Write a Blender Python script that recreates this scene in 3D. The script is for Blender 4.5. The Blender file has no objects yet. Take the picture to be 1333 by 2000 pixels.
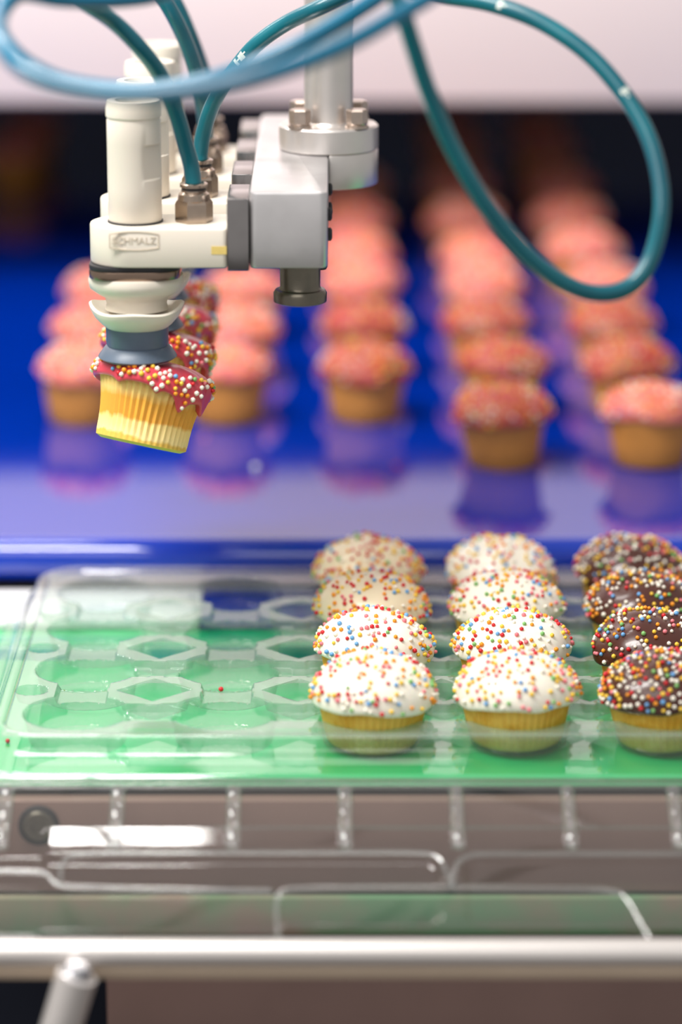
import bpy, bmesh, math, random
import numpy as np
from mathutils import Vector, Matrix

# ------------------------------------------------------------------ camera, light, exposure
SC = bpy.context.scene
COL = SC.collection
Z0 = 1.45                      # camera height above the floor; everything below is laid out relative to it
PITCH = math.radians(15.5)
FPX = 6340.0
cam_d = bpy.data.cameras.new('camera')
cam = bpy.data.objects.new('camera', cam_d); COL.objects.link(cam)
cam.location = (0, 0, Z0)
cam.rotation_euler = (math.pi/2 - PITCH, 0, 0)
cam_d.sensor_fit = 'VERTICAL'; cam_d.sensor_height = 36; cam_d.sensor_width = 24
cam_d.lens = FPX/2000*36
cam_d.clip_start = .01
cam_d.dof.use_dof = True
cam_d.dof.focus_distance = 1.378
cam_d.dof.aperture_fstop = 3.1
cam_d.dof.aperture_blades = 0
SC.camera = cam

W = bpy.data.worlds.new('world'); SC.world = W; W.use_nodes = True
W.node_tree.nodes['Background'].inputs[0].default_value = (1.0, .97, .95, 1)
W.node_tree.nodes['Background'].inputs[1].default_value = .32
SC.view_settings.view_transform = 'Standard'
SC.view_settings.look = 'None'
SC.view_settings.gamma = 1
SC.view_settings.use_curve_mapping = False
SC.view_settings.exposure = 0.5
try:
    SC.cycles.transparent_max_bounces = 24
    SC.cycles.max_bounces = 10
except Exception:
    pass

def area(name, loc, size, power, target, col=(1, .97, .93)):
    d = bpy.data.lights.new(name, 'AREA'); d.shape = 'RECTANGLE'
    d.size, d.size_y = size; d.energy = power; d.color = col
    o = bpy.data.objects.new(name, d); COL.objects.link(o)
    o.location = (loc[0], loc[1], loc[2]+Z0)
    v = Vector(target) - Vector(loc)
    zl = -v.normalized(); xl = Vector((1, 0, 0)); xl = (xl - zl*xl.dot(zl)).normalized(); yl = zl.cross(xl)
    o.rotation_euler = Matrix((xl, yl, zl)).transposed().to_euler()      # long side kept along the belts
    return o
area('light_over_packing', (-.38, 1.12, .42), (.60, .20), 8.5, (-.05, 1.32, -.45))
area('added_panel_light', (-.12, 1.985, -.105), (1.3, .045), .88, (-.10, 2.09, -.165))  # added unseen lamp: brightens the panel that the green belt mirrors
area('light_over_belt', (-.42, 1.75, .35), (.5, .18), 3.2, (-.1, 1.98, -.42))
area('light_front_fill', (-.25, .55, .35), (.7, .4), 2.0, (-.05, 1.35, -.35))

# ------------------------------------------------------------------ materials
def rgb(r, g, b):
    f = lambda c: (c/255/12.92 if c/255 <= .04045 else ((c/255+.055)/1.055)**2.4)
    return (f(r), f(g), f(b), 1)

MATS = {}
def mat(name, col, rough=.5, metal=0, noise=0, nscale=40, bump=0, bscale=80, spec=.5, coat=0, sss=0, ior=1.5, col2=None):
    m = bpy.data.materials.new(name); m.use_nodes = True
    nt = m.node_tree; b = nt.nodes['Principled BSDF']
    b.inputs['Base Color'].default_value = col
    b.inputs['Roughness'].default_value = rough
    b.inputs['Metallic'].default_value = metal
    b.inputs['Specular IOR Level'].default_value = spec
    b.inputs['IOR'].default_value = ior
    if coat:
        b.inputs['Coat Weight'].default_value = coat; b.inputs['Coat Roughness'].default_value = .06
    if sss:
        b.inputs['Subsurface Weight'].default_value = sss
        b.inputs['Subsurface Radius'].default_value = (.004, .002, .001)
        b.inputs['Subsurface Scale'].default_value = 1
    tc = nt.nodes.new('ShaderNodeTexCoord')
    if noise or col2:
        n = nt.nodes.new('ShaderNodeTexNoise'); n.inputs['Scale'].default_value = nscale; n.inputs['Detail'].default_value = 4
        nt.links.new(tc.outputs['Object'], n.inputs['Vector'])
        r = nt.nodes.new('ShaderNodeValToRGB')
        c2 = col2 or tuple(max(0, c*(1-noise)) for c in col[:3])+(1,)
        r.color_ramp.elements[0].position = .35; r.color_ramp.elements[0].color = c2
        r.color_ramp.elements[1].position = .62; r.color_ramp.elements[1].color = col
        nt.links.new(n.outputs['Fac'], r.inputs['Fac'])
        nt.links.new(r.outputs['Color'], b.inputs['Base Color'])
    if bump:
        n = nt.nodes.new('ShaderNodeTexNoise'); n.inputs['Scale'].default_value = bscale; n.inputs['Detail'].default_value = 5
        nt.links.new(tc.outputs['Object'], n.inputs['Vector'])
        bp = nt.nodes.new('ShaderNodeBump'); bp.inputs['Strength'].default_value = bump; bp.inputs['Distance'].default_value = .001
        nt.links.new(n.outputs['Fac'], bp.inputs['Height']); nt.links.new(bp.outputs['Normal'], b.inputs['Normal'])
    MATS[name] = m
    return m

def clear_plastic(name, tint=(.97, .98, .975, 1), haze=.10, rough=.05, f0=.06, top=None):
    """thin clear sheet: transparent + mirror by Fresnel + a little milky haze"""
    m = bpy.data.materials.new(name); m.use_nodes = True
    nt = m.node_tree; nt.nodes.clear()
    out = nt.nodes.new('ShaderNodeOutputMaterial')
    tr = nt.nodes.new('ShaderNodeBsdfTransparent'); tr.inputs[0].default_value = tint
    di = nt.nodes.new('ShaderNodeBsdfDiffuse'); di.inputs[0].default_value = (.85, .85, .85, 1)
    tl = nt.nodes.new('ShaderNodeBsdfTranslucent'); tl.inputs[0].default_value = (.85, .85, .85, 1)
    gl = nt.nodes.new('ShaderNodeBsdfGlossy'); gl.inputs['Roughness'].default_value = rough
    lw = nt.nodes.new('ShaderNodeLayerWeight'); lw.inputs[0].default_value = .5
    pw = nt.nodes.new('ShaderNodeMath'); pw.operation = 'POWER'; pw.inputs[1].default_value = 4.0
    ma = nt.nodes.new('ShaderNodeMath'); ma.operation = 'MULTIPLY_ADD'
    ma.inputs[1].default_value = .8; ma.inputs[2].default_value = f0
    nt.links.new(lw.outputs['Facing'], pw.inputs[0]); nt.links.new(pw.outputs[0], ma.inputs[0])
    m0 = nt.nodes.new('ShaderNodeMixShader'); m0.inputs[0].default_value = .5
    nt.links.new(di.outputs[0], m0.inputs[1]); nt.links.new(tl.outputs[0], m0.inputs[2])
    m1 = nt.nodes.new('ShaderNodeMixShader'); m1.inputs[0].default_value = haze
    nt.links.new(tr.outputs[0], m1.inputs[1]); nt.links.new(m0.outputs[0], m1.inputs[2])
    m2 = nt.nodes.new('ShaderNodeMixShader')
    nt.links.new(ma.outputs[0], m2.inputs[0]); nt.links.new(m1.outputs[0], m2.inputs[1]); nt.links.new(gl.outputs[0], m2.inputs[2])
    nt.links.new(m2.outputs[0], out.inputs['Surface'])
    if top is not None:
        # glare put into the haze: milkier on the flat top, clearer in the wells
        tc = nt.nodes.new('ShaderNodeTexCoord'); sp = nt.nodes.new('ShaderNodeSeparateXYZ'); mr = nt.nodes.new('ShaderNodeMapRange')
        mr.inputs['From Min'].default_value = top-.0075; mr.inputs['From Max'].default_value = top-.0002
        mr.inputs['To Min'].default_value = haze; mr.inputs['To Max'].default_value = .27
        nt.links.new(tc.outputs['Object'], sp.inputs[0]); nt.links.new(sp.outputs['Z'], mr.inputs['Value']); nt.links.new(mr.outputs[0], m1.inputs[0])
    MATS[name] = m
    return m

mat('blue_belt', rgb(0, 50, 172), .05, noise=.08, nscale=6, spec=.5, coat=.6)
mat('green_belt', rgb(0, 200, 116), .06, noise=.10, nscale=8, ior=1.9, coat=1)
mat('mottled_green', rgb(104, 150, 108), .5, nscale=22, col2=rgb(150, 126, 110))  # green mottled with brown by noise
mat('brown_dark', rgb(110, 86, 80), .45, metal=.1, noise=.15, nscale=14)
mat('pale_panel', rgb(220, 206, 202), .6, noise=.04, nscale=3)
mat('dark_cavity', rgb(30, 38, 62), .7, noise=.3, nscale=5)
mat('brown_steel', rgb(146, 118, 108), .42, metal=.15, noise=.12, nscale=14, bump=.03, bscale=160)
mat('bed_steel', rgb(120, 118, 120), .4, metal=.6, noise=.1, nscale=10)
mat('mirror_steel', rgb(225, 226, 232), .16, metal=1, noise=.05, nscale=20)
mat('glare_white', rgb(250, 250, 250), .35, noise=.03, nscale=10)  # white stands in for the lamp's reflection on the strip
mat('blue_plate', rgb(10, 44, 150), .25, noise=.08, nscale=10)
mat('aluminium', rgb(222, 216, 212), .34, metal=.82, noise=.07, nscale=60, bump=.03, bscale=300)
mat('bar_aluminium', rgb(214, 211, 212), .30, metal=.72, noise=.10, nscale=55, bump=.05, bscale=220)
mat('rail_aluminium', rgb(238, 232, 228), .30, metal=.55, noise=.05, nscale=20)
mat('tan_lip', rgb(206, 186, 164), .4, metal=.3, noise=.12, nscale=12)
mat('clamp_steel', rgb(165, 161, 160), .22, metal=1, noise=.15, nscale=40)
mat('nickel', rgb(190, 172, 156), .22, metal=1, noise=.12, nscale=150)
mat('bolt_steel', rgb(196, 180, 168), .3, metal=.95, noise=.15, nscale=200)
mat('knob_steel', rgb(122, 116, 104), .3, metal=.9, noise=.15, nscale=100)
mat('white_plastic', rgb(229, 220, 206), .42, noise=.03, nscale=30, sss=.05)
mat('black_rubber', rgb(34, 34, 38), .55, noise=.2, nscale=60)
mat('grey_rubber', rgb(92, 106, 124), .40, noise=.12, nscale=60, bump=.05, bscale=200)
mat('brown_band', rgb(150, 128, 112), .25, metal=.9, noise=.1, nscale=60)
mat('faint_print', rgb(208, 194, 174), .5, noise=.05, nscale=60)
mat('yellow_sticker', rgb(232, 204, 120), .5, noise=.1, nscale=200)
mat('teal_hose', rgb(0, 110, 122), .30, noise=.10, nscale=18, col2=rgb(0, 82, 98), coat=.2)
mat('blue_hose', rgb(8, 104, 136), .28, noise=.10, nscale=18, col2=rgb(2, 86, 116), coat=.35)
mat('hose_wear', rgb(205, 214, 206), .6, noise=.2, nscale=300)
mat('paper_yellow', rgb(240, 194, 92), .62, noise=.10, nscale=120, col2=rgb(222, 162, 48), sss=.12)
mat('paper_held', rgb(250, 216, 140), .6, noise=.10, nscale=60, col2=rgb(236, 184, 82), sss=.12)
mat('cake_gold', rgb(226, 160, 62), .7, noise=.12, nscale=200, bump=.25, bscale=500, sss=.08)
mat('cake_orange', rgb(228, 154, 66), .75, noise=.12, nscale=150, bump=.2, bscale=400)
mat('frost_white', rgb(250, 244, 228), .34, noise=.03, nscale=40, sss=.15, coat=.15)
mat('frost_cream', rgb(240, 224, 192), .34, noise=.04, nscale=40, sss=.15, coat=.15)
mat('frost_choc', rgb(76, 36, 26), .30, noise=.15, nscale=50, coat=.3)
mat('frost_pink', rgb(214, 66, 84), .34, noise=.10, nscale=50, coat=.25, sss=.08)
mat('frost_rose', rgb(228, 112, 116), .45, nscale=45, col2=rgb(234, 136, 104))
mat('frost_rose_shaded', rgb(172, 58, 68), .45, nscale=45, col2=rgb(182, 94, 58))  # shaded copy of the rose frosting, gripper shadow put into the colour
def band_paper():
    m = MATS['paper_held']; nt = m.node_tree; b = nt.nodes['Principled BSDF']
    tc = nt.nodes.new('ShaderNodeTexCoord'); sp = nt.nodes.new('ShaderNodeSeparateXYZ')
    nz = nt.nodes.new('ShaderNodeTexNoise'); nz.inputs['Scale'].default_value = 160
    ad = nt.nodes.new('ShaderNodeMath'); ad.operation = 'MULTIPLY_ADD'; ad.inputs[1].default_value = .005
    mr = nt.nodes.new('ShaderNodeMapRange'); mr.inputs['From Min'].default_value = .0025; mr.inputs['From Max'].default_value = .0300
    rp = nt.nodes.new('ShaderNodeValToRGB'); e = rp.color_ramp.elements
    e[0].position = 0; e[0].color = rgb(226, 190, 84)
    e[1].position = 1; e[1].color = rgb(244, 206, 122)
    for p, c in ((.10, (228, 186, 80)), (.14, (252, 226, 156)), (.34, (250, 218, 140)), (.40, (230, 164, 58)), (.68, (234, 172, 66)), (.80, (246, 210, 130))):
        n = e.new(p); n.color = rgb(*c)
    L = nt.links.new
    L(tc.outputs['Object'], sp.inputs[0]); L(tc.outputs['Object'], nz.inputs['Vector'])
    L(nz.outputs['Fac'], ad.inputs[0]); L(sp.outputs['Z'], ad.inputs[2]); L(ad.outputs[0], mr.inputs['Value'])
    L(mr.outputs[0], rp.inputs['Fac']); L(rp.outputs['Color'], b.inputs['Base Color'])
band_paper()
SPR = [mat('sprinkle_white', rgb(252, 246, 232), .3), mat('sprinkle_yellow', rgb(250, 206, 70), .3),
       mat('sprinkle_orange', rgb(246, 156, 34), .3), mat('sprinkle_red', rgb(214, 34, 44), .3),
       mat('sprinkle_pink', rgb(240, 130, 140), .3), mat('sprinkle_blue', rgb(110, 170, 226), .3),
       mat('sprinkle_green', rgb(130, 190, 110), .3)]
clear_plastic('clear_tray', tint=(.92, .935, .93, 1), haze=.035, rough=.03, f0=.06)
clear_plastic('clear_cells', tint=(.82, .89, .86, 1), haze=.01, rough=.03, f0=.05, top=.0139)
clear_plastic('clear_rim', haze=.10, rough=.07, f0=.09)
clear_plastic('clear_lid', haze=.04, rough=.05, f0=.12)
clear_plastic('clear_rib', haze=.10, rough=.05, f0=.14)

# ------------------------------------------------------------------ helpers (coordinates are relative to the camera; Z0 is added on linking)
def P(px, py, y):
    """point on the plane of depth y, for laying out curves"""
    c, s = math.cos(PITCH), math.sin(PITCH)
    a = (px-666.5)/FPX; b = (1000-py)/FPX
    d = Vector((a, c+b*s, -s+b*c))
    return d*(y/d.y)

class MB:
    def __init__(self): self.v = []; self.f = []; self.m = []
    def add(self, verts, faces, mi=0):
        n = len(self.v); self.v += [tuple(p) for p in verts]
        self.f += [tuple(n+i for i in f) for f in faces]; self.m += [mi]*len(faces)
        return self
    def box(self, a, b, mi=0):
        x0, y0, z0 = a; x1, y1, z1 = b
        return self.add([(x0,y0,z0),(x1,y0,z0),(x1,y1,z0),(x0,y1,z0),(x0,y0,z1),(x1,y0,z1),(x1,y1,z1),(x0,y1,z1)],
                        [(0,3,2,1),(4,5,6,7),(0,1,5,4),(1,2,6,5),(2,3,7,6),(3,0,4,7)], mi)
    def loft(self, rings, cap0=True, cap1=True, closed=True, mi=0):
        n = len(rings[0]); vs = [p for r in rings for p in r]; fs = []
        for k in range(len(rings)-1):
            for i in range(n if closed else n-1):
                j = (i+1) % n
                fs.append((k*n+i, k*n+j, (k+1)*n+j, (k+1)*n+i))
        if cap0: fs.append(tuple(reversed(range(n))))
        if cap1: fs.append(tuple((len(rings)-1)*n+i for i in range(n)))
        return self.add(vs, fs, mi)
    def lathe(self, c, prof, seg=48, cap0=True, cap1=True, phase=0, mi=0):
        """prof: (radius, z) from bottom to top"""
        rings = [[(c[0]+r*math.cos(2*math.pi*i/seg+phase), c[1]+r*math.sin(2*math.pi*i/seg+phase), c[2]+z) for i in range(seg)] for r, z in prof]
        return self.loft(rings, cap0, cap1, mi=mi)

def link(name, data, origin=(0, 0, 0), parent=None, top=True):
    o = bpy.data.objects.new(name, data); COL.objects.link(o)
    if parent is not None:
        o.parent = parent
    else:
        o.location = (origin[0], origin[1], origin[2]+Z0)
    return o

def mesh(mb, name, mats, origin=(0, 0, 0), smooth=None):
    me = bpy.data.meshes.new(name)
    ox, oy, oz = origin
    me.from_pydata([(x-ox, y-oy, z-oz) for x, y, z in mb.v], [], mb.f)
    for m in (mats if isinstance(mats, (list, tuple)) else [mats]):
        me.materials.append(MATS[m] if isinstance(m, str) else m)
    me.polygons.foreach_set('material_index', mb.m)
    me.update()
    bm = bmesh.new(); bm.from_mesh(me); bmesh.ops.recalc_face_normals(bm, faces=bm.faces); bm.to_mesh(me); bm.free()
    if smooth is not None:
        me.polygons.foreach_set('use_smooth', [True]*len(me.polygons))
        try: me.set_sharp_from_angle(angle=math.radians(smooth))
        except Exception: pass
    return me

ORIG = {}
def obj(name, mb, m, parent=None, smooth=35, bevel=0, origin=None, bseg=2):
    """link one mesh object; children are built in scene coordinates minus the root's origin"""
    if parent is not None:
        r = parent
        og = ORIG[r.name]
    else:
        og = origin or (0, 0, 0)
    me = mesh(mb, name, m, og, smooth)
    if bevel:
        bm = bmesh.new(); bm.from_mesh(me)
        es = [e for e in bm.edges if len(e.link_faces) == 2 and e.calc_face_angle(0) > math.radians(50)]
        bmesh.ops.bevel(bm, geom=es, offset=bevel, segments=bseg, affect='EDGES', profile=.5)
        bm.to_mesh(me); bm.free()
        me.polygons.foreach_set('use_smooth', [True]*len(me.polygons))
        try: me.set_sharp_from_angle(angle=math.radians(40))
        except Exception: pass
    o = link(name, me, og, parent)
    ORIG[o.name] = og
    return o

def thing(name, origin, label, cat, group=None, rot=None):
    o = bpy.data.objects.new(name, None); COL.objects.link(o)
    o.empty_display_size = .01
    o.location = (origin[0], origin[1], origin[2]+Z0)
    if rot: o.rotation_euler = rot
    ORIG[o.name] = tuple(origin)
    return tag(o, label, cat, group)
def tag(o, label=None, cat=None, group=None, kind=None):
    if label: o['label'] = label
    if cat: o['category'] = cat
    if group: o['group'] = group
    if kind: o['kind'] = kind
    return o
def copy_tree(o, parent=None, skip=()):
    c = o.copy(); COL.objects.link(c); c.parent = parent
    ORIG[c.name] = ORIG[o.name]
    for ch in list(o.children):
        if ch.name.split('.')[0] not in skip: copy_tree(ch, c)
    return c

def tube(points, r, seg=14, sub=10, r2=None):
    pts = [Vector(p) for p in points]
    # Catmull-Rom
    dense = []
    for i in range(len(pts)-1):
        p0 = pts[max(i-1, 0)]; p1 = pts[i]; p2 = pts[i+1]; p3 = pts[min(i+2, len(pts)-1)]
        for k in range(sub):
            t = k/sub
            dense.append(.5*((2*p1) + (p2-p0)*t + (2*p0-5*p1+4*p2-p3)*t*t + (3*p1-p0-3*p2+p3)*t**3))
    dense.append(pts[-1])
    up = Vector((.3, -1, .2)).normalized(); rings = []
    for i, p in enumerate(dense):
        tg = (dense[min(i+1, len(dense)-1)] - dense[max(i-1, 0)]).normalized()
        n = (up - tg*up.dot(tg)).normalized(); b = tg.cross(n); up = n
        rr = r
        rings.append([tuple(p + (n*math.cos(2*math.pi*k/seg)+b*math.sin(2*math.pi*k/seg))*rr) for k in range(seg)])
    mb = MB(); mb.loft(rings)
    return mb, dense

def rrect(x0, x1, y0, y1, r, z, n=8):
    out = []
    for cx, cy, a in ((x1-r, y1-r, 0), (x0+r, y1-r, 90), (x0+r, y0+r, 180), (x1-r, y0+r, 270)):
        for k in range(n+1):
            t = math.radians(a+90*k/n)
            out.append((cx+r*math.cos(t), cy+r*math.sin(t), z))
    return out

def hexa(c, rad, z0, z1, chamfer=.0006):
    mb = MB(); mb.lathe((c[0], c[1], 0), [(rad, z0), (rad, z1-chamfer), (rad*.90, z1)], 6)
    return mb

# ------------------------------------------------------------------ the setting
ZB, ZG, ZT = -.428, -.4505, -.4366        # blue belt, green belt, top of the clear tray
fl = obj('floor', MB().box((-2.5, -1, -Z0-.05), (2.5, 5, -Z0)), mat('floor_grey', rgb(96, 92, 90), .6, noise=.15, nscale=6))
tag(fl, kind='structure')
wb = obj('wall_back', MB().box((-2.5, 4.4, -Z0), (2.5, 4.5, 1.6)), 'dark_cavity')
tag(wb, kind='structure')

# hanging pale guard panel with a folded lower lip
gp = thing('guard_panel', (0, 2.09, -.3045), 'pale pinkish white guard panel hanging across the background above the blue belt', 'panel')
obj('panel_sheet', MB().box((-.9, 2.086, -.3045), (.9, 2.094, .62)), 'pale_panel', gp, bevel=.002)
obj('folded_lip', MB().box((-.9, 2.094, -.3045), (.9, 2.125, -.2985)), 'pale_panel', gp, bevel=.0015)
# dark tunnel cover behind the panel
tn = thing('tunnel_cover', (0, 2.6, ZB), 'dark tunnel over the far end of the blue belt behind the pale panel', 'cover')
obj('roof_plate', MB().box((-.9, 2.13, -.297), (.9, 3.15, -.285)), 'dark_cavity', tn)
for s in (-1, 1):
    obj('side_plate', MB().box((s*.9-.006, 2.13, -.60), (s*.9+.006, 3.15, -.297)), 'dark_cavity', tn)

# blue conveyor: belt loop with a rounded nose, bed below
NY, NR = 1.4988, .0107
bc = thing('blue_conveyor', (0, 2.4, -.60), 'glossy blue conveyor belt carrying rows of pink cupcakes', 'conveyor')
prof = [(3.55, ZB), (NY+.002, ZB)]
for k in range(13):
    a = math.pi/2 + math.pi*k/12
    prof.append((NY+NR*math.cos(a), ZB-NR+NR*math.sin(a)))
prof += [(NY+.002, ZB-2*NR), (3.55, ZB-2*NR)]
inner = [(3.55, ZB-2*NR+.0018)]
for k in range(13):
    a = math.pi*1.5 - math.pi*k/12
    inner.append((NY+(NR-.0018)*math.cos(a), ZB-NR+(NR-.0018)*math.sin(a)))
inner.append((3.55, ZB-.0018))
ring = prof+inner
obj('belt', MB().loft([[(x, y, z) for y, z in ring] for x in (-.62, .62)], True, True), 'blue_belt', bc, smooth=30)
obj('bed', MB().box((-.60, 1.50, ZB-2*NR+.003), (.60, 3.54, ZB-.0022)), 'bed_steel', bc)
rl = MB()
rings = [[(x, NY+(NR-.0020)*math.cos(2*math.pi*k/24), ZB-NR+(NR-.0020)*math.sin(2*math.pi*k/24)) for k in range(24)] for x in (-.61, .61)]
rl.loft(rings)
obj('nose_roller', rl, 'bed_steel', bc)
obj('frame', MB().box((-.60, 1.53, -.60), (.60, 3.54, ZB-2*NR-.004)), 'bed_steel', bc, bevel=.003)

# transfer plates between the belts: lamp glare painted white at left, dark blue to the right
ts = obj('transfer_plate', MB().box((-.60, 1.434, ZG-.004), (-.066, 1.4868, ZG+.0002)), 'glare_white', origin=(-.3, 1.46, ZG), bevel=.0008)
tag(ts, 'transfer plate with lamp glare painted white, between blue and green belts at left', 'plate')
ts = obj('transfer_plate', MB().box((-.0655, 1.434, ZG-.004), (.60, 1.4868, ZG+.0002)), 'blue_plate', origin=(.3, 1.46, ZG), bevel=.0008)
tag(ts, 'dark blue transfer plate behind the filled part of the tray', 'plate')

# green conveyor
gc = thing('green_conveyor', (0, 1.33, -.53), 'glossy green conveyor belt under the clear plastic tray', 'conveyor')
gprof = [(1.2295, ZG-.0055), (1.228, ZG-.0045), (1.228, ZG-.0010), (1.2290, ZG-.0002), (1.2305, ZG), (1.377, ZG), (1.4065, ZG-.0034), (1.4090, ZG-.0036), (1.4335, ZG-.0036), (1.4335, ZG-.0055)]  # rear dip added so the belt mirrors a dark stripe there
obj('belt', MB().loft([[(x, y, z) for y, z in gprof] for x in (-.60, .60)]), 'green_belt', gc, smooth=3)
obj('return_belt', MB().box((-.60, 1.216, -.5145), (.60, 1.4, -.4985)), 'mottled_green', gc, bevel=.001)
obj('bed', MB().box((-.59, 1.24, -.4975), (.59, 1.46, ZG-.006)), 'bed_steel', gc)

# machine front
mf = thing('machine_front', (0, 1.25, -Z0), 'brownish steel machine front below the green belt', 'machine')
obj('upper_apron', MB().box((-.60, 1.2195, -.497), (.60, 1.2275, ZG-.0075)), 'brown_steel', mf, bevel=.001)
obj('lower_apron', MB().box((-.094, 1.20, -1.2), (.60, 1.212, -.5165)), 'brown_dark', mf, bevel=.002)
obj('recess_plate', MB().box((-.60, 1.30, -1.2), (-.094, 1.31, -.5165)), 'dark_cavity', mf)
for x in (-.55, .55):
    obj('leg', MB().box((x-.03, 1.33, -Z0), (x+.03, 1.39, -.5165)), 'bed_steel', mf, bevel=.003)
hb = P(76, 1610, 1.2195)
bd = thing('apron_bolt', (hb.x, 1.2195, hb.z), 'round dark rimmed bolt on the brown front below the green belt at left', 'bolt')
def ydisc(cx, cz, y0, prof, seg=36):
    mb = MB()
    mb.loft([[(cx+r*math.cos(2*math.pi*k/seg), y0-h, cz+r*math.sin(2*math.pi*k/seg)) for k in range(seg)] for r, h in prof])
    return mb
obj('rim', ydisc(hb.x, hb.z, 1.2195, [(.0082, 0), (.0082, .0018), (.0070, .0024), (.0068, .0008)]), 'black_rubber', bd)
hd = obj('head', ydisc(hb.x, hb.z, 1.2195, [(.0066, 0), (.0064, .0022), (.0056, .0030), (.0030, .0030), (.0028, .0012)]), 'knob_steel', bd)

# front rail with its lower lip and the angled stand bracket
ry = 1.138; rz = P(666, 1860, ry).z
fr = thing('front_rail', (0, ry, rz-.015), 'long bright aluminium rail across the bottom of the picture', 'rail')
pr = [(ry+.0055*math.cos(a), rz+.0053*math.sin(a)) for a in [2*math.pi*k/28 for k in range(28)]]
obj('rail_tube', MB().loft([[(x, y, z) for y, z in pr] for x in (-.60, .60)]), 'rail_aluminium', fr, smooth=50)
obj('lower_lip', MB().box((-.60, ry-.002, rz-.0105), (.60, ry+.004, rz-.0040)), 'tan_lip', fr, bevel=.001)
ba = P(150, 1905, 1.125); bb = P(118, 2010, 1.125)
bk = thing('rail_bracket', (bb.x, 1.125, -.62), 'pale angled metal bracket under the front rail at lower left', 'bracket')
mb = MB(); dv = (bb-ba)
mb, _ = tube([ba, ba+dv*.5, bb, bb+dv*1.2], .0078, seg=20, sub=4)
obj('arm', mb, 'rail_aluminium', bk)
mb = MB(); mb.lathe((ba.x, ba.y, ba.z), [(.0050, -.004), (.0056, 0), (.0056, .0025), (.0040, .0040)], 24)
obj('end_cap', mb, 'mirror_steel', bk)

# ------------------------------------------------------------------ clear clamshell tray
PX, PY = .0606, .0573
X0, Y0 = -.1087, 1.266                   # centre of the front left well
NXC, NYC = 6, 4
TX0, TX1 = X0-.0285, X0+5*PX+.0285
TY0, TY1 = Y0-.0300, Y0+3*PY+.0290
def sstep(a, b, t):
    t = np.clip((t-a)/(b-a), 0, 1); return t*t*(3-2*t)
def heightgrid(xs, ys, fn, name):
    X, Y = np.meshgrid(xs, ys)
    Zs = fn(X, Y)
    V = np.stack([X, Y, Zs], -1).reshape(-1, 3)
    nx, ny = len(xs), len(ys)
    i = (np.arange(ny-1)[:, None]*nx + np.arange(nx-1)[None, :]).reshape(-1)
    F = np.stack([i, i+1, i+nx+1, i+nx], -1)
    me = bpy.data.meshes.new(name)
    me.vertices.add(len(V)); me.vertices.foreach_set('co', V.astype(np.float32).ravel())
    me.loops.add(F.size); me.loops.foreach_set('vertex_index', F.astype(np.int32).ravel())
    me.polygons.add(len(F)); me.polygons.foreach_set('loop_start', np.arange(0, F.size, 4, dtype=np.int32))
    me.polygons.foreach_set('loop_total', np.full(len(F), 4, dtype=np.int32))
    me.update(calc_edges=True); me.validate()
    me.polygons.foreach_set('use_smooth', np.ones(len(F), dtype=bool))
    try: me.set_sharp_from_angle(angle=math.radians(50))
    except Exception: pass
    return me
def tray_h(X, Y):
    u = (X-X0)/PX; v = (Y-Y0)/PY
    ui = np.clip(np.round(u), 0, NXC-1); vi = np.clip(np.round(v), 0, NYC-1)
    dx = (u-ui)*PX; dy = (v-vi)*PY
    r = np.hypot(dx, dy)
    z = np.zeros_like(X)
    # saddles between neighbouring wells
    inx = (u > -.05) & (u < NXC-.95) ; iny = (v > -.05) & (v < NYC-.95)
    ub = np.abs(u-np.floor(u)-.5); vb = np.abs(v-np.floor(v)-.5)
    br1 = (1-sstep(.0100, .0112, np.abs(dy)))*inx*(ub < .5)
    br2 = (1-sstep(.0100, .0112, np.abs(dx)))*iny*(vb < .5)
    z = z - .0034*np.maximum(br1, br2)
    # lozenge pockets framed flat between four wells
    uc = np.clip(np.floor(u), 0, NXC-2)+.5; vc = np.clip(np.floor(v), 0, NYC-2)+.5
    lx = np.abs(u-uc)*PX; ly = np.abs(v-vc)*PY
    rh = lx/.0158 + ly/.0150
    frame = np.maximum(lx/.0225+ly/.0215, np.maximum(lx/.0200, ly/.0190))
    z = np.where(frame < 1, .0008*(1-sstep(.93, 1.0, frame)), z)
    z = z - .0100*(1-sstep(.86, 1.0, rh))
    # finger scallops at the left and right margins
    for xe in (X0-.0215, X0+(NXC-1)*PX+.0215):
        vs = np.abs(v-np.floor(v)-.5)*PY
        rs = np.hypot(X-xe, vs)
        ok = (v > 0) & (v < NYC-1)
        z = np.where(ok, np.minimum(z, -.0045*(1-sstep(.0060, .0070, rs))), z)
    # wells
    well = 1-sstep(.0196, .0224, r)
    zw = -.0125*well
    z = np.where(r < .0224, np.minimum(zw, z*(1-well)), z)
    return z + ZT
tray = thing('cupcake_tray', (0, Y0, ZG), 'clear plastic cupcake tray with round wells on the green belt', 'tray')
ORIGT = ORIG[tray.name]
me = heightgrid(np.linspace(TX0, TX1, 545), np.linspace(TY0, TY1, 360), tray_h, 'cell_sheet')
me.transform(Matrix.Translation((-ORIGT[0], -ORIGT[1], -ORIGT[2])))
me.materials.append(MATS['clear_cells'])
link('cell_sheet', me, parent=tray)
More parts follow.
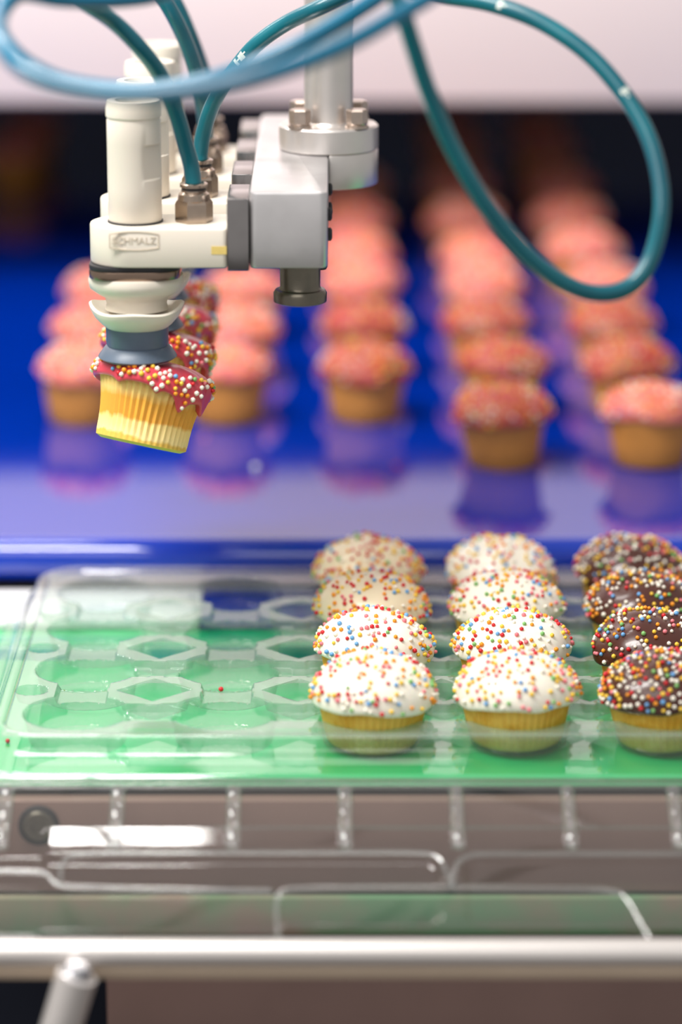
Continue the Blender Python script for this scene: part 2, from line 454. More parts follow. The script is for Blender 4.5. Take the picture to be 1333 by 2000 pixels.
# rim swept round the sheet
def sweep_rim(profile, r0):
    rings = []
    for off, z in profile:
        rings.append(rrect(TX0-off, TX1+off, TY0-off, TY1+off, max(.002, r0+off), ZT+z, 10))
    mb = MB(); mb.loft(rings, False, False); return mb
obj('rim_bead', sweep_rim([(-.001, .0), (0, .0014), (.0015, .0022), (.0033, .0022), (.0045, .0014), (.0048, .0)], .016), 'clear_rim', tray, smooth=70)
obj('side_skirt', sweep_rim([(.0048, 0), (.0056, -.0030), (.0072, -.0052), (.0086, -.0058), (.0104, -.0122)], .016), 'clear_tray', tray, smooth=60)
obj('bottom_flange', sweep_rim([(.0104, -.0122), (.0112, -.0130), (.0165, -.0130), (.0173, -.0124), (.0173, -.0116)], .016), 'clear_rim', tray, smooth=60)
# the lid folded down towards the camera
LY0, LZ0 = TY0-.0235, ZT-.0132
LSL = math.radians(27)
ribs = [P(px, 1600, 1.19).x for px in (-215, 5, 225, 455, 675, 895, 1115, 1325, 1545)]
def lid_h(X, S):
    z = (-.0016*np.clip((S-.0245)/.0085, 0, 1) + .0045*sstep(.0225, .0245, S))*sstep(-.117, -.113, X)
    for (a, b) in ((-.32, .0385), (.0470, .40)):
        q = np.maximum(np.abs(X-(a+b)/2)-((b-a)/2-.006), 0); p = np.maximum(np.abs(S-.0565)-(.0190-.006), 0)
        dd = np.hypot(q, p)
        z = z - .0035*(1-sstep(.0035, .0065, dd))
    q = np.maximum(np.abs(X-.056)-(.0800-.006), 0); p = np.maximum(np.abs(S-.071)-(.0200-.006), 0)
    z = z + .0028*(1-sstep(.0035, .0065, np.hypot(q, p)))
    return z
xs = np.linspace(-.20, .24, 480); ss = np.linspace(0, .078, 110)
me = heightgrid(xs, ss, lid_h, 'folded_lid')
c, s = math.cos(LSL), math.sin(LSL)
co = np.empty(len(me.vertices)*3, dtype=np.float32); me.vertices.foreach_get('co', co); co = co.reshape(-1, 3)
nw = np.stack([co[:, 0], LY0 - co[:, 1]*c - co[:, 2]*s, LZ0 - co[:, 1]*s + co[:, 2]*c], -1)
nw -= np.array(ORIGT, dtype=np.float32)
me.vertices.foreach_set('co', nw.astype(np.float32).ravel()); me.update()
me.materials.append(MATS['clear_lid'])
lid = link('folded_lid', me, parent=tray)
lid['label'] = 'clear ribbed lid folded down in front of the tray'
def lid_pt(x, S, h): return Vector((x, LY0 - S*c - h*s, LZ0 - S*s + h*c))
for rx in ribs[1:-1]:
    mb, _ = tube([lid_pt(rx, .002, .0000), lid_pt(rx, .008, .0010), lid_pt(rx, .016, .0010), lid_pt(rx, .0235, .0022), lid_pt(rx, .030, .0038), lid_pt(rx, .034, .0024)], .0030, 20, 5)
    obj('lid_rib', mb, 'clear_rib', tray, smooth=70)
def lid_px(px, py, h=.0016):
    d = P(px, py, 1.0); nrm = Vector((0, -s, c)); q = lid_pt(0, 0, h)
    return d*(q.dot(nrm)/d.dot(nrm))
for path in ([(118, 1720), (122, 1690), (150, 1670), (300, 1666), (600, 1666), (800, 1666), (850, 1672), (868, 1692), (882, 1728)],
             [(884, 1728), (892, 1690), (915, 1673), (960, 1668), (1150, 1668), (1400, 1668)],
             [(545, 1835), (540, 1770), (550, 1745), (590, 1735), (800, 1733), (1050, 1735), (1190, 1740), (1225, 1758), (1248, 1795), (1272, 1838)],
             [(-40, 1700), (40, 1702), (90, 1706), (105, 1722), (150, 1732), (400, 1738), (530, 1740)]):
    mb, _ = tube([lid_px(*q) for q in path], .0011, 10, 6)
    obj('lid_bead', mb, 'clear_rib', tray, smooth=70)
mb = MB()
rings = [[(x, LY0+.0012+.0016*math.cos(2*math.pi*k/12), LZ0+.0006+.0016*math.sin(2*math.pi*k/12)) for k in range(12)] for x in (TX0-.012, TX1+.012)]
mb.loft(rings); obj('hinge_roll', mb, 'clear_rim', tray)

# ------------------------------------------------------------------ cupcakes
ICO = bmesh.new(); bmesh.ops.create_icosphere(ICO, subdivisions=1, radius=1.0)
ICO_V = np.array([v.co[:] for v in ICO.verts]); ICO_F = np.array([[v.index for v in f.verts] for f in ICO.faces]); ICO.free()

CUP_H, R_BOT, R_TOP, R_FR = .0215, .0183, .0228, .0256
def paper_mesh(name, m, flutes=46, bulge=0.0, amp=.0005, h=CUP_H, R_BOT=R_BOT):
    mb = MB(); rings = []; n = flutes*4
    for k in range(9):
        t = k/8
        r = R_BOT+(R_TOP-R_BOT)*t - bulge*math.sin(math.pi*t)*.0012
        a = amp*(.55+.45*t)
        if k == 0: a *= .3
        rings.append([((r+a*math.cos(2*math.pi*i/4))*math.cos(2*math.pi*i/n), (r+a*math.cos(2*math.pi*i/4))*math.sin(2*math.pi*i/n), t*h) for i in range(n)])
    base = [[((R_BOT-.0022)*math.cos(2*math.pi*i/n), (R_BOT-.0022)*math.sin(2*math.pi*i/n), -.0000) for i in range(n)]]
    for p in range(n):
        x, y, z = rings[0][p]; rings[0][p] = (x, y, .0012)
    mb.loft(base+rings, True, True)
    return mesh(mb, name, m, smooth=50)

class Dome:
    """frosting cap: r, z over (t, theta) with an uneven lower edge"""
    def __init__(self, seed, R=R_FR, zed=.0205, h=.0168, wob=.0012, drips=(), power=.92, flat=0):
        rnd = random.Random(seed)
        self.ph = [rnd.uniform(0, 6.283) for _ in range(8)]
        self.R, self.zed, self.h, self.wob, self.drips, self.power, self.flat = R, zed, h, wob, drips, power, flat
    def edge(self, th):
        p = self.ph
        w = math.sin(2*th+p[0])*.45+math.sin(3*th+p[1])*.35+math.sin(5*th+p[2])*.3+math.sin(9*th+p[3])*.16
        z = -self.wob*w
        for a, width, dep in self.drips:
            d = (th-a+math.pi) % (2*math.pi)-math.pi
            z -= dep*math.exp(-(d/width)**2)
        return z
    def pt(self, t, th):
        p = self.ph
        a = t*math.pi/2
        r = self.R*(math.sin(a)**self.power if a > 0 else 0)
        ca = max(0, math.cos(a))
        z = self.zed + self.h*ca**(1.0+self.flat)
        lump = .0007*(math.sin(3*th+p[4])*math.sin(2*a+p[5])+.6*math.sin(5*th+p[6])*math.sin(3*a))
        r += lump*.8*math.sin(a); z += lump*ca
        z += self.edge(th)*t**4
        r -= .35*max(0, -self.edge(th))*t**4*.5
        return Vector((r*math.cos(th), r*math.sin(th), z))
    def mesh(self, name, m, seg=64, k=14):
        mb = MB(); rings = []
        for j in range(1, k+1):
            rings.append([tuple(self.pt(j/k, 2*math.pi*i/seg)) for i in range(seg)])
        lip = []
        for f, dz in ((.992, -.0011), (.965, -.0016), (.93, -.0009), (.86, .0012)):
            lip.append([(x*f, y*f, z+dz) for x, y, z in rings[-1 if not lip else k-1]])
        rings += lip
        rings = list(reversed(rings))
        mb.loft(rings, True, False)
        n = len(mb.v); top = self.pt(0, 0)
        mb.v.append(tuple(top)); b = (len(rings)-1)*seg
        for i in range(seg): mb.f.append((b+i, b+(i+1) % seg, n)); mb.m.append(0)
        return mesh(mb, name, m, smooth=70)
    def normal(self, t, th):
        e = .012
        a = self.pt(min(1, t+e), th)-self.pt(max(.001, t-e), th)
        b = self.pt(t, th+e)-self.pt(t, th-e)
        n = a.cross(b)
        if n.length < 1e-12: return Vector((0, 0, 1))
        n.normalize()
        return n if n.z > -.2 else -n
    def sprinkles(self, name, count, rad, weights, seed, tmin=.02, clump=0.0, tmax=1.02):
        rnd = random.Random(seed)
        C = []; Rr = []; M = []
        tries = 0
        grid = {}
        while len(C) < count and tries < count*30:
            tries += 1
            t = math.sqrt(rnd.uniform(tmin**2, 1)) if rnd.random() < .35 else math.acos(1-rnd.random()*.999)/(math.pi/2)
            if t < tmin or t > tmax: continue
            th = rnd.uniform(0, 2*math.pi)
            if clump and math.sin(3*th+self.ph[0])*math.sin(2*t*3+self.ph[1])+rnd.uniform(-.6, .6) < -clump: continue
            rr = rad*rnd.uniform(.82, 1.12)
            p = self.pt(min(t, 1), th); n = self.normal(min(t, .97), th)
            q = p + n*rr*.45
            key = (int(q.x/.0025), int(q.y/.0025), int(q.z/.0025))
            bad = False
            for dx in (-1, 0, 1):
                for dy in (-1, 0, 1):
                    for dz in (-1, 0, 1):
                        for o in grid.get((key[0]+dx, key[1]+dy, key[2]+dz), ()):
                            if (o-q).length < rad*1.75: bad = True
            if bad: continue
            grid.setdefault(key, []).append(q)
            C.append(q[:]); Rr.append(rr); M.append(rnd.choices(range(7), weights)[0])
        C = np.array(C); Rr = np.array(Rr); M = np.array(M)
        n = len(C); nv, nf = len(ICO_V), len(ICO_F)
        V = (C[:, None, :] + ICO_V[None]*Rr[:, None, None]).reshape(-1, 3)
        F = (ICO_F[None] + (np.arange(n)*nv)[:, None, None]).reshape(-1, 3)
        me = bpy.data.meshes.new(name)
        me.vertices.add(len(V)); me.vertices.foreach_set('co', V.astype(np.float32).ravel())
        me.loops.add(F.size); me.loops.foreach_set('vertex_index', F.astype(np.int32).ravel())
        me.polygons.add(len(F)); me.polygons.foreach_set('loop_start', np.arange(0, F.size, 3, dtype=np.int32))
        me.polygons.foreach_set('loop_total', np.full(len(F), 3, dtype=np.int32))
        for m in SPR: me.materials.append(m)
        me.polygons.foreach_set('material_index', np.repeat(M, nf).astype(np.int32))
        me.polygons.foreach_set('use_smooth', np.ones(len(F), dtype=bool))
        me.update(calc_edges=True)
        return me

paper = paper_mesh('paper_case', 'paper_yellow')
paper_h = paper_mesh('paper_case', 'paper_held', bulge=1.0, amp=.00055, h=.0275, R_BOT=.0194)
cake_mb = MB(); cake_mb.lathe((0, 0, 0), [(.0215, .0190), (.0236, .0208), (.0243, .0222), (.0236, .0236), (.012, .026)], 48)
cake = mesh(cake_mb, 'cake_rim', 'cake_gold', smooth=60)
def cupcake(name, loc, label, cat, group, parts, rot=(0, 0, 0)):
    o = bpy.data.objects.new(name, None); COL.objects.link(o); o.empty_display_size = .01
    o.location = (loc[0], loc[1], loc[2]+Z0); o.rotation_euler = rot
    tag(o, label, cat, group)
    for nm, me, kind in parts:
        c = bpy.data.objects.new(nm, me); COL.objects.link(c); c.parent = o
        if kind: c['kind'] = kind
    return o

#             white yel  org  red  pink blue green
W_CREAM = [1.2, 3.0, 3.0, 3.4, 1.2, 1.3, 1.0]
W_WHITE = [2.2, 2.8, 2.2, 1.8, 2.2, 1.2, .8]
W_CHOC = [4.5, 2.4, 2.2, 1.8, 1.6, 1.2, .6]
W_PINK = [5.0, 1.8, 2.6, .5, .5, .9, .5]
row_w = ['front', 'second', 'third', 'rearmost']
looks = {0: ['frost_white', 'frost_white', 'frost_cream', 'frost_cream'],
         1: ['frost_white', 'frost_white', 'frost_white', 'frost_white'],
         2: ['frost_choc', 'frost_choc', 'frost_choc', 'frost_choc']}
text = {'frost_white': 'white iced cupcake', 'frost_cream': 'cream iced cupcake', 'frost_choc': 'chocolate iced cupcake'}
where = {0: 'left filled tray column', 1: 'middle filled tray column', 2: 'right tray column'}
rnd = random.Random(5)
for ci in range(3):
    for ri in range(4):
        x = X0+(ci+2)*PX; y = Y0+ri*PY
        fm = looks[ci][ri]; seed = 100+ci*10+ri
        wts = W_CHOC if ci == 2 else (W_CREAM if (ci == 0 and ri >= 2) else W_WHITE)
        cnt = (270 if ri else 400) if ci == 2 else 215
        dm = Dome(seed, wob=.0014)
        lab = f'{text[fm]} with bead sprinkles, {row_w[ri]} in the {where[ci]}'
        cupcake('iced_cupcake', (x+rnd.uniform(-.001, .001), y, ZT-.0124), lab, 'cupcake', 'cupcakes packed in the clear tray',
                [('paper_case', paper, None), ('cake_rim', cake, None), ('frosting', dm.mesh('frosting', fm), None),
                 ('sprinkles', dm.sprinkles('sprinkles', cnt, .00106, wts, seed), 'stuff')],
                (math.radians(rnd.uniform(-3, 3)), math.radians(rnd.uniform(-3, 3)), rnd.uniform(0, 6.28)))

# pink cupcakes held by the suction cups
UX, UY0, UP = -.0857, 1.335, .0605
held_words = ['nearest the camera', 'second from the camera', 'third from the camera', 'farthest from the camera']
for k in range(4):
    dm = Dome(40+k, R=.0258, zed=.0268, h=.0098, wob=.0013, flat=-.35, power=.85,
              drips=((-1.0, .13, .0058), (-.36, .12, .0066), (-.62, .5, .0030), (-1.5, .08, .0022), (-2.2, .10, .0014), (.5, .4, .003), (2.4, .3, .002)))
    cupcake('held_cupcake', (UX+.0005, UY0+k*UP, -.3408), f'pink iced sprinkled cupcake lifted by a suction cup, {held_words[k]}', 'cupcake',
            'cupcakes held by the gripper',
            [('paper_case', paper_h, None), ('frosting', dm.mesh('frosting', 'frost_pink', seg=180), None),
             ('sprinkles', dm.sprinkles('sprinkles', 150, .00118, W_PINK, 70+k, tmin=.66, clump=.25), 'stuff')],
            (math.radians(-14), math.radians(12.5-1.5*k), math.radians(6*k)))

# cupcakes on the blue belt
bmb = MB(); bmb.lathe((0, 0, 0), [(.0172, 0), (.0180, .0008), (.0200, .0115), (.0226, .0255), (.0236, .0275), (.010, .029)], 40)
belt_cake = mesh(bmb, 'cake', 'cake_orange', smooth=50)
variants = []
for k, fm in enumerate(['frost_rose', 'frost_rose', 'frost_rose_shaded', 'frost_rose_shaded']):
    dm = Dome(200+k, R=.0252, zed=.0266, h=.0155, wob=.0014)
    variants.append((dm.mesh('frosting', fm, seg=40, k=9), dm.sprinkles('sprinkles', 150, .0012, [2.4, 1.4, 1.8, 1.2, 2.4, .2, .2] if k < 2 else [.8, 1.0, 2.2, 3.0, 1.4, .2, .2], 300+k)))
cols = {'leftmost column': (-.143, [1.733, 1.838, 1.943], 0),
        'column right of held cupcakes': (-.0602, [1.733, 1.838, 1.943], 0),
        'middle column under gripper bar': (.0108, [1.738, 1.846, 1.972, 2.064, 2.176, 2.32], 2),
        'second column from right': (.0867, [1.640, 1.748, 1.854, 1.968, 2.058, 2.190, 2.32, 2.48, 2.62], 2),
        'rightmost column': (.1588, [1.640, 1.748, 1.854, 1.962, 2.075, 2.190, 2.32, 2.48, 2.62], 2),
        'far column at left picture edge': (-.249, [2.47, 2.60], 0)}
nth = ['front', 'second', 'third', 'fourth', 'fifth', 'sixth', 'seventh', 'eighth', 'ninth']
for nm, (x, ys, v0) in cols.items():
    for i, y in enumerate(ys):
        vi = v0 + rnd.randint(0, 1)
        if v0 == 2 and y > 1.9: vi = rnd.randint(0, 1)  # only the nearer right rows keep the shaded frosting
        if x > .15 and i == 0: vi = 0
        fr_, sp_ = variants[vi]
        cupcake('belt_cupcake', (x+rnd.uniform(-.0025, .0025), y, ZB), f'pink cupcake on blue belt, {nth[i]} in {nm}', 'cupcake',
                'cupcakes queued on the blue belt',
                [('cake', belt_cake, None), ('frosting', fr_, None), ('sprinkles', sp_, 'stuff')],
                (math.radians(rnd.uniform(-4, 4)), math.radians(rnd.uniform(-4, 4)), rnd.uniform(0, 6.28)))

# ------------------------------------------------------------------ vacuum gripper
arm_x, arm_y = -.0055, 1.43
BX0, BX1, BT, BB = -.0378, -.0055, -.2293, -.2612
ga = thing('gripper_arm', (arm_x, arm_y, BT), 'brushed aluminium gripper arm with upright pole, bolted round flange and square bar', 'gripper')
mb = MB()
rings = []
mb.loft([rrect(BX0, BX1, 1.3175, 1.532, .0035, z, 6) for z in (BB, BT)])
obj('bar', mb, 'bar_aluminium', ga, bevel=.0012)
obj('flange_disc', MB().lathe((arm_x, arm_y, 0), [(.0214, BT+.0002), (.022, BT+.0008), (.022, BT+.0104), (.0212, BT+.0112)], 72), 'aluminium', ga)
half = []
n = 40
pts = [(arm_x+.0002, arm_y-.022)] + [(arm_x+.0219*math.cos(a), arm_y+.0219*math.sin(a)) for a in [-math.pi/2+math.pi*k/n for k in range(1, n)]] + [(arm_x+.0002, arm_y+.022)]
obj('flange_base', MB().loft([[(x, y, z) for x, y in pts] for z in (BT-.0150, BT+.0002)]), 'aluminium', ga, bevel=.0006)
obj('pole', MB().lathe((arm_x, arm_y, 0), [(.0118, BT+.0112), (.0109, BT+.0124), (.0109, .10)], 48), 'aluminium', ga)
for sx, sy in ((-1, -1), (1, -1), (-1, 1), (1, 1)):
    bxp, byp = arm_x+sx*.0125, arm_y+sy*.0130
    zt = BT+.0112
    b = obj('flange_bolt', hexa((bxp, byp), .0048, zt+.0022, zt+.0082), 'bolt_steel', ga, smooth=25)
    obj('washer', MB().lathe((bxp, byp, 0), [(.0052, zt), (.0052, zt+.0012), (.0045, zt+.0013), (.0047, zt+.0022)], 28), 'bolt_steel', b)
kx, ky = -.0172, 1.342
kn = obj('lower_knob', MB().lathe((kx, ky, 0), [(.0095, -.2806), (.0112, -.2798), (.0113, -.2762), (.0104, -.2748), (.0090, -.2745), (.0084, -.2735), (.0086, BB)], 44), 'knob_steel', ga)
for yk in (1.335, 1.395, 1.456):
    for zz in (-.250, -.2416):
        s = MB()
        s.loft([[(x, yk+r*math.cos(2*math.pi*k/16), zz+r*math.sin(2*math.pi*k/16)) for k in range(16)] for x, r in ((BX1-.0002, .0028), (BX1+.0012, .0028), (BX1+.0018, .0018))])
        obj('side_screw', s, 'black_rubber', ga)
for i in (0,):
    obj('lower_screw', MB().lathe((-.0085, 1.352, 0), [(.0022, -.2682), (.0028, -.2672), (.0028, BB)], 16), 'black_rubber', ga)

def stadium(x0, x1, yc, hw, r0, r1, z, n=10):
    """rounded-left block outline"""
    out = []
    for cx, cy, a, r in ((x1-r1, yc+hw-r1, 0, r1), (x0+r0, yc+hw-r0, 90, r0), (x0+r0, yc-hw+r0, 180, r0), (x1-r1, yc-hw+r1, 270, r1)):
        for k in range(n+1):
            t = math.radians(a+90*k/n); out.append((cx+r*math.cos(t), cy+r*math.sin(t), z))
    return out
def make_unit(yc):
    u = thing('vacuum_unit', (UX, yc, -.2602), 'x', 'vacuum unit', 'vacuum units along the gripper bar')
    hb_ = obj('housing_block', MB().loft([stadium(-.1046, -.0470, yc, .0178, .0172, .002, z) for z in (-.2610, -.2446)]), 'white_plastic', u, bevel=.0010)
    # ejector tube with collar, groove and a recess cut into its right side
    prof = [(.0106, -.2445), (.0112, -.2436), (.0112, -.2300), (.0112, -.2262), (.0112, -.2258), (.0112, -.2200), (.0112, -.2120), (.0112, -.2112), (.0112, -.2020), (.0108, -.2012), (.0115, -.2004), (.0115, -.1970), (.0109, -.1942), (.0078, -.1942), (.0072, -.1975), (.0005, -.1976)]
    tb = MB(); seg = 96; rings = []
    for r, z in prof:
        row = []
        for i in range(seg):
            a = 2*math.pi*i/seg; rr = r
            if -.2260 < z < -.2115:
                d = (a-math.radians(-38)+math.pi) % (2*math.pi)-math.pi
                if abs(d) < math.radians(34): rr = min(r, .0095/max(.5, math.cos(d)))
            row.append((UX+rr*math.cos(a), yc+rr*math.sin(a), z))
        rings.append(row)
    tb.loft(rings, True, True); obj('ejector_tube', tb, 'white_plastic', u, smooth=38)
    obj('base_ring', MB().lathe((UX, yc, 0), [(.0116, -.2446), (.0116, -.2439), (.011, -.2437)], 48), 'black_rubber', u)
    fx = -.0612
    ft = obj('hose_fitting', MB().lathe((fx, yc, 0), [(.0076, -0.2446), (.0080, -0.2441), (.0080, -0.2368), (.0072, -0.2355)], 6, phase=math.radians(12)), 'nickel', u, smooth=25)
    obj('fitting_shoulder', MB().lathe((fx, yc, 0), [(.0069, -0.2355), (.0064, -0.2330), (.0052, -0.2320), (.0052, -0.2312)], 32), 'nickel', ft)
    obj('seal_ring', MB().lathe((fx, yc, 0), [(.0050, -0.2314), (.0050, -0.2303)], 28), 'black_rubber', ft)
    obj('release_collar', MB().lathe((fx, yc, 0), [(.0053, -0.2303), (.0058, -0.2300), (.0058, -0.2287), (.0052, -0.2283), (.0038, -0.2283), (.0036, -0.2295)], 32), 'nickel', ft)
    obj('clamp_plate', MB().box((-.0469, yc-.0178, -.2620), (-.0380, yc+.0178, -.2320)), 'clamp_steel', u, bevel=.0005)
    # suction stack below the block
    obj('gasket', MB().loft([rrect(UX-.0192, UX+.0187, yc-.0165, yc+.0165, .010, z) for z in (-.2632, -.2610)]), 'black_rubber', u, bevel=.0004)
    obj('metal_band', MB().loft([rrect(UX-.0192, UX+.0187, yc-.0168, yc+.0168, .010, z) for z in (-.2668, -.2632)]), 'brown_band', u, bevel=.0003)
    a = MB()
    seg = 64
    prof = [(.0196, -.2668), (.0202, -.2690), (.0196, -.2722), (.0160, -.2748), (.0133, -.2762), (.0126, -.2790), (.0132, -.2815)]
    rings = []
    for r, z in reversed(prof):
        rings.append([(UX+r*math.cos(2*math.pi*i/seg), yc+r*.95*math.sin(2*math.pi*i/seg), z) for i in range(seg)])
    a.loft(rings); obj('adapter_body', a, 'white_plastic', u, smooth=60)
    # wavy dish
    d = MB(); rings = []
    for r, z, w in ((.0126, -.2895, 0), (.0150, -.2878, .2), (.0182, -.2848, .7), (.0197, -.2822, 1), (.0200, -.2806, 1), (.0190, -.2800, 1), (.0172, -.2818, .7), (.0128, -.2832, 0)):
        rings.append([(UX+r*math.cos(2*math.pi*i/seg), yc+r*math.sin(2*math.pi*i/seg), z+w*(.0009*math.cos(4*math.pi*i/seg)+.0008*math.cos(8*math.pi*i/seg))) for i in range(seg)])
    d.loft(rings); obj('wavy_dish', d, 'white_plastic', u, smooth=60)
    sc = obj('suction_cup', MB().lathe((UX, yc, 0), [(.0150, -.3030), (.0166, -.3018), (.0162, -.3010), (.0138, -.2978), (.0127, -.2972), (.0131, -.2962), (.0132, -.2890), (.0120, -.2880)], 56), 'grey_rubber', u, smooth=40)
    return u
labels = ['white plastic vacuum unit nearest the camera, with lettering on its block', 'white plastic vacuum unit second from the camera',
          'white plastic vacuum unit third from the camera', 'white plastic vacuum unit farthest from the camera']
u0 = make_unit(UY0)
u0['label'] = labels[0]
for k in range(1, 4):
    c = copy_tree(u0); c.location.y = UY0+k*UP; c['label'] = labels[k]
# lettering and sticker on the nearest block
blk = [c for c in u0.children if c.name.startswith('housing_block')][0]
def text_mesh(body, size, center, name):
    cu = bpy.data.curves.new(name, 'FONT'); cu.body = body; cu.size = size; cu.align_x = 'CENTER'; cu.align_y = 'CENTER'; cu.extrude = .00012
    to = bpy.data.objects.new(name, cu); COL.objects.link(to)
    dg = bpy.context.evaluated_depsgraph_get(); dg.update()
    me = bpy.data.meshes.new_from_object(to.evaluated_get(dg))
    bpy.data.objects.remove(to); bpy.data.curves.remove(cu)
    me.transform(Matrix.Translation(center) @ Matrix.Rotation(math.pi/2, 4, 'X'))
    return me
og = ORIG[u0.name]
yf = UY0-.0178
cxl, czl = P(262, 471, yf).x, P(262, 471, yf).z
me = text_mesh('SCHMALZ', .0041, (cxl-og[0], yf-og[1]-.00005, czl-og[2]), 'embossed_lettering')
me.materials.append(MATS['faint_print']); link('embossed_lettering', me, parent=blk)
fm = MB()
outl = []
for k in range(17): 
    t = -1+2*k/16; outl.append((cxl+.0103*t, czl+.0030+.0011*(1-t*t)))
for k in range(17):
    t = 1-2*k/16; outl.append((cxl+.0103*t, czl-.0030-.0011*(1-t*t)))
inn = [(cxl+(x-cxl)*.955, czl+(z-czl)*.88) for x, z in outl]
n = len(outl)
vs = [(x, yf-.0002, z) for x, z in outl]+[(x, yf-.0002, z) for x, z in inn]+[(x, yf+.0004, z) for x, z in outl]+[(x, yf+.0004, z) for x, z in inn]
fs = []
for i in range(n):
    j = (i+1) % n
    fs += [(i, j, n+j, n+i), (i, 2*n+i, 2*n+j, j), (n+i, n+j, 3*n+j, 3*n+i), (2*n+i, 3*n+i, 3*n+j, 2*n+j)]
fm.add(vs, fs)
fo = bpy.data.objects.new('logo_frame', mesh(fm, 'logo_frame', 'faint_print', og, 30)); COL.objects.link(fo); fo.parent = blk
s0 = P(413, 481, yf); s1 = P(443, 497, yf)
st = bpy.data.objects.new('yellow_sticker', mesh(MB().box((s0.x, yf-.00015, s1.z), (s1.x, yf+.0003, s0.z)), 'yellow_sticker', 'yellow_sticker', og, 30))
COL.objects.link(st); st.parent = blk
st['label'] = 'small yellowed sticker'

# ------------------------------------------------------------------ hoses
def hose(pts, r, m, label):
    mb, dense = tube(pts, r, 18, 12)
    o = obj('air_hose', mb, m, origin=tuple(pts[0]), smooth=80)
    tag(o, label, 'hose', 'teal air hoses'); return o, dense
fx = -.0612
def fit(k): return Vector((fx, UY0+k*UP, -.2290))
h1, d1 = hose([fit(0), fit(0)+Vector((-.001, 0, .008)), P(363, 285, 1.333), P(345, 222, 1.328), P(315, 150, 1.322), P(275, 95, 1.315), P(225, 45, 1.31), P(165, 5, 1.30), P(90, -35, 1.30), P(0, -80, 1.30)],
     .0034, 'teal_hose', 'teal hose rising from the nearest fitting towards the upper left')
h2, d2 = hose([fit(1), fit(1)+Vector((.0003, 0, .004)), P(397, 262, 1.394), P(410, 218, 1.39), P(430, 176, 1.385), P(456, 140, 1.38), P(500, 88, 1.375), P(560, 45, 1.37), P(630, 12, 1.36), P(710, -25, 1.36), P(800, -60, 1.36)],
     .0034, 'teal_hose', 'teal hose curving from the second fitting to the upper right, with pale scuff marks')
h3, d3 = hose([fit(2), fit(2)+Vector((0, 0, .006)), P(397, 212, 1.452), P(391, 178, 1.446), P(380, 130, 1.44), P(360, 75, 1.435), P(333, 20, 1.43), P(300, -30, 1.43), P(260, -80, 1.43)],
     .0034, 'teal_hose', 'teal hose rising from the third fitting to the top, left of its twin')
h4, d4 = hose([fit(3), fit(3)+Vector((0, 0, .005)), P(408, 178, 1.512), P(401, 150, 1.503), P(391, 120, 1.492), P(374, 75, 1.48), P(348, 15, 1.475), P(318, -35, 1.475), P(285, -80, 1.475)],
     .0034, 'teal_hose', 'teal hose from the farthest fitting to the top, right of its twin')
hA, dA = hose([P(930, -70, 1.20), P(860, -20, 1.18), P(780, 28, 1.165), P(680, 84, 1.15), P(560, 134, 1.14), P(420, 172, 1.135), P(270, 186, 1.135), P(130, 170, 1.14), P(42, 132, 1.15), P(2, 80, 1.17), P(3, 25, 1.20), P(40, -12, 1.21), P(120, -2, 1.22), P(220, 0, 1.23), P(310, -12, 1.24), P(400, -50, 1.25)],
     .0033, 'blue_hose', 'blurred teal hose sweeping in a wide coil in front of everything at upper left')
hB, dB = hose([P(830, -70, 1.24), P(760, -20, 1.23), P(690, 26, 1.22), P(590, 84, 1.21), P(490, 128, 1.205), P(390, 160, 1.20), P(270, 176, 1.20), P(140, 162, 1.205), P(60, 128, 1.21), P(12, 82, 1.22), P(-8, 30, 1.23), P(-30, -30, 1.24)],
     .0033, 'blue_hose', 'teal hose of the inner coil just behind the front coil')
hC, dC = hose([P(745, -60, 1.20), P(783, 15, 1.205), P(808, 90, 1.21), P(838, 180, 1.215), P(890, 300, 1.22), P(960, 415, 1.225), P(1045, 512, 1.23), P(1135, 567, 1.235), P(1215, 567, 1.24), P(1268, 515, 1.245), P(1293, 410, 1.25), P(1280, 305, 1.26), P(1238, 212, 1.27), P(1160, 115, 1.28), P(1062, 46, 1.29), P(960, 8, 1.30), P(865, -8, 1.31), P(770, -25, 1.32)],
     .0034, 'teal_hose', 'teal hose hanging in one big loop on the right')
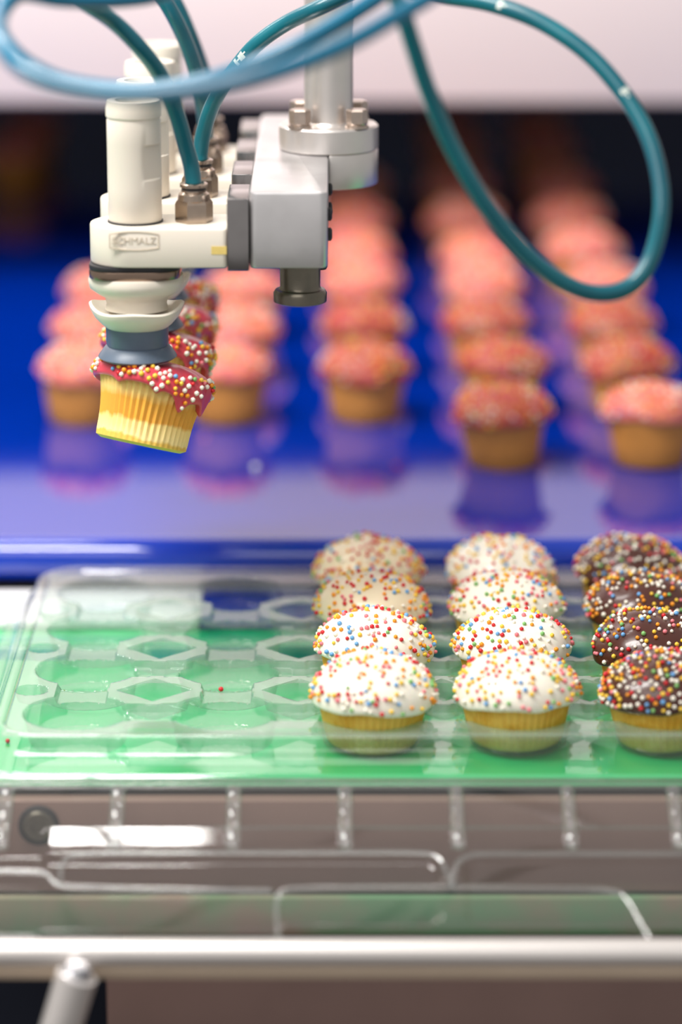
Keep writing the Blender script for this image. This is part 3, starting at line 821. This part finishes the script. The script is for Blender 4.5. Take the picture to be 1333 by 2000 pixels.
# pale scuffs on two hoses
def scuff(parent, dense, i0, i1, r, up):
    og = ORIG[parent.name]; mb = MB()
    for i in range(i0, i1):
        p = dense[i]; q = dense[i+1]
        t = (q-p).normalized(); n = (up-t*up.dot(t)).normalized(); b = t.cross(n)
        w = .35+.25*math.sin(i*2.1)
        row = []
        for pp in (p, q):
            for a in (-w, 0, w):
                row.append(tuple(pp+(n*math.cos(a)+b*math.sin(a))*(r+.00012)))
        mb.add(row, [(0, 1, 4, 3), (1, 2, 5, 4)])
    o = bpy.data.objects.new('scuff_mark', mesh(mb, 'scuff_mark', 'hose_wear', og, 60)); COL.objects.link(o); o.parent = parent
scuff(h2, d2, 64, 69, .0034, Vector((-.3, -.9, .35)))
scuff(hC, dC, 146, 148, .0034, Vector((.2, -1, .3)))
scuff(hC, dC, 176, 178, .0034, Vector((.2, -1, .3)))

# ------------------------------------------------------------------ loose sprinkles and crumbs
def bead(p, r, m, label, nm='loose_sprinkle', cat='sprinkle'):
    bm = bmesh.new(); bmesh.ops.create_icosphere(bm, subdivisions=2, radius=r)
    rr = random.Random(label)
    if nm == 'cake_crumb':
        for v in bm.verts: v.co *= rr.uniform(.75, 1.2)
    me = bpy.data.meshes.new(nm); bm.to_mesh(me); bm.free()
    for f in me.polygons: f.use_smooth = True
    me.materials.append(MATS[m]); o = link(nm, me, (p[0], p[1], p[2]))
    tag(o, label, cat)
def on_plane(px, py, z):
    d = P(px, py, 1.0); return d*(z/d.z)
q = on_plane(432, 1347, ZT-.0118); bead((q.x, q.y, ZT-.0116), .00115, 'sprinkle_red', 'single red sprinkle lying in an empty well of the tray')
q = on_plane(15, 1447, ZG+.001); bead((q.x, q.y, ZG+.0010), .001, 'sprinkle_red', 'single red sprinkle on the green belt left of the tray')
q = on_plane(500, 915, ZB+.001); bead((q.x, q.y, ZB+.0016), .0018, 'sprinkle_white', 'blurred white crumb on the blue belt below the second column', 'cake_crumb', 'crumb')
q = on_plane(400, 855, ZB+.001); bead((q.x, q.y, ZB+.0011), .0012, 'sprinkle_pink', 'pale pink crumb on the blue belt right of the held cupcake base', 'cake_crumb', 'crumb')
q = on_plane(775, 910, ZB+.001); bead((q.x, q.y, ZB+.0010), .0011, 'sprinkle_red', 'red crumb on the blue belt before the middle column', 'cake_crumb', 'crumb')
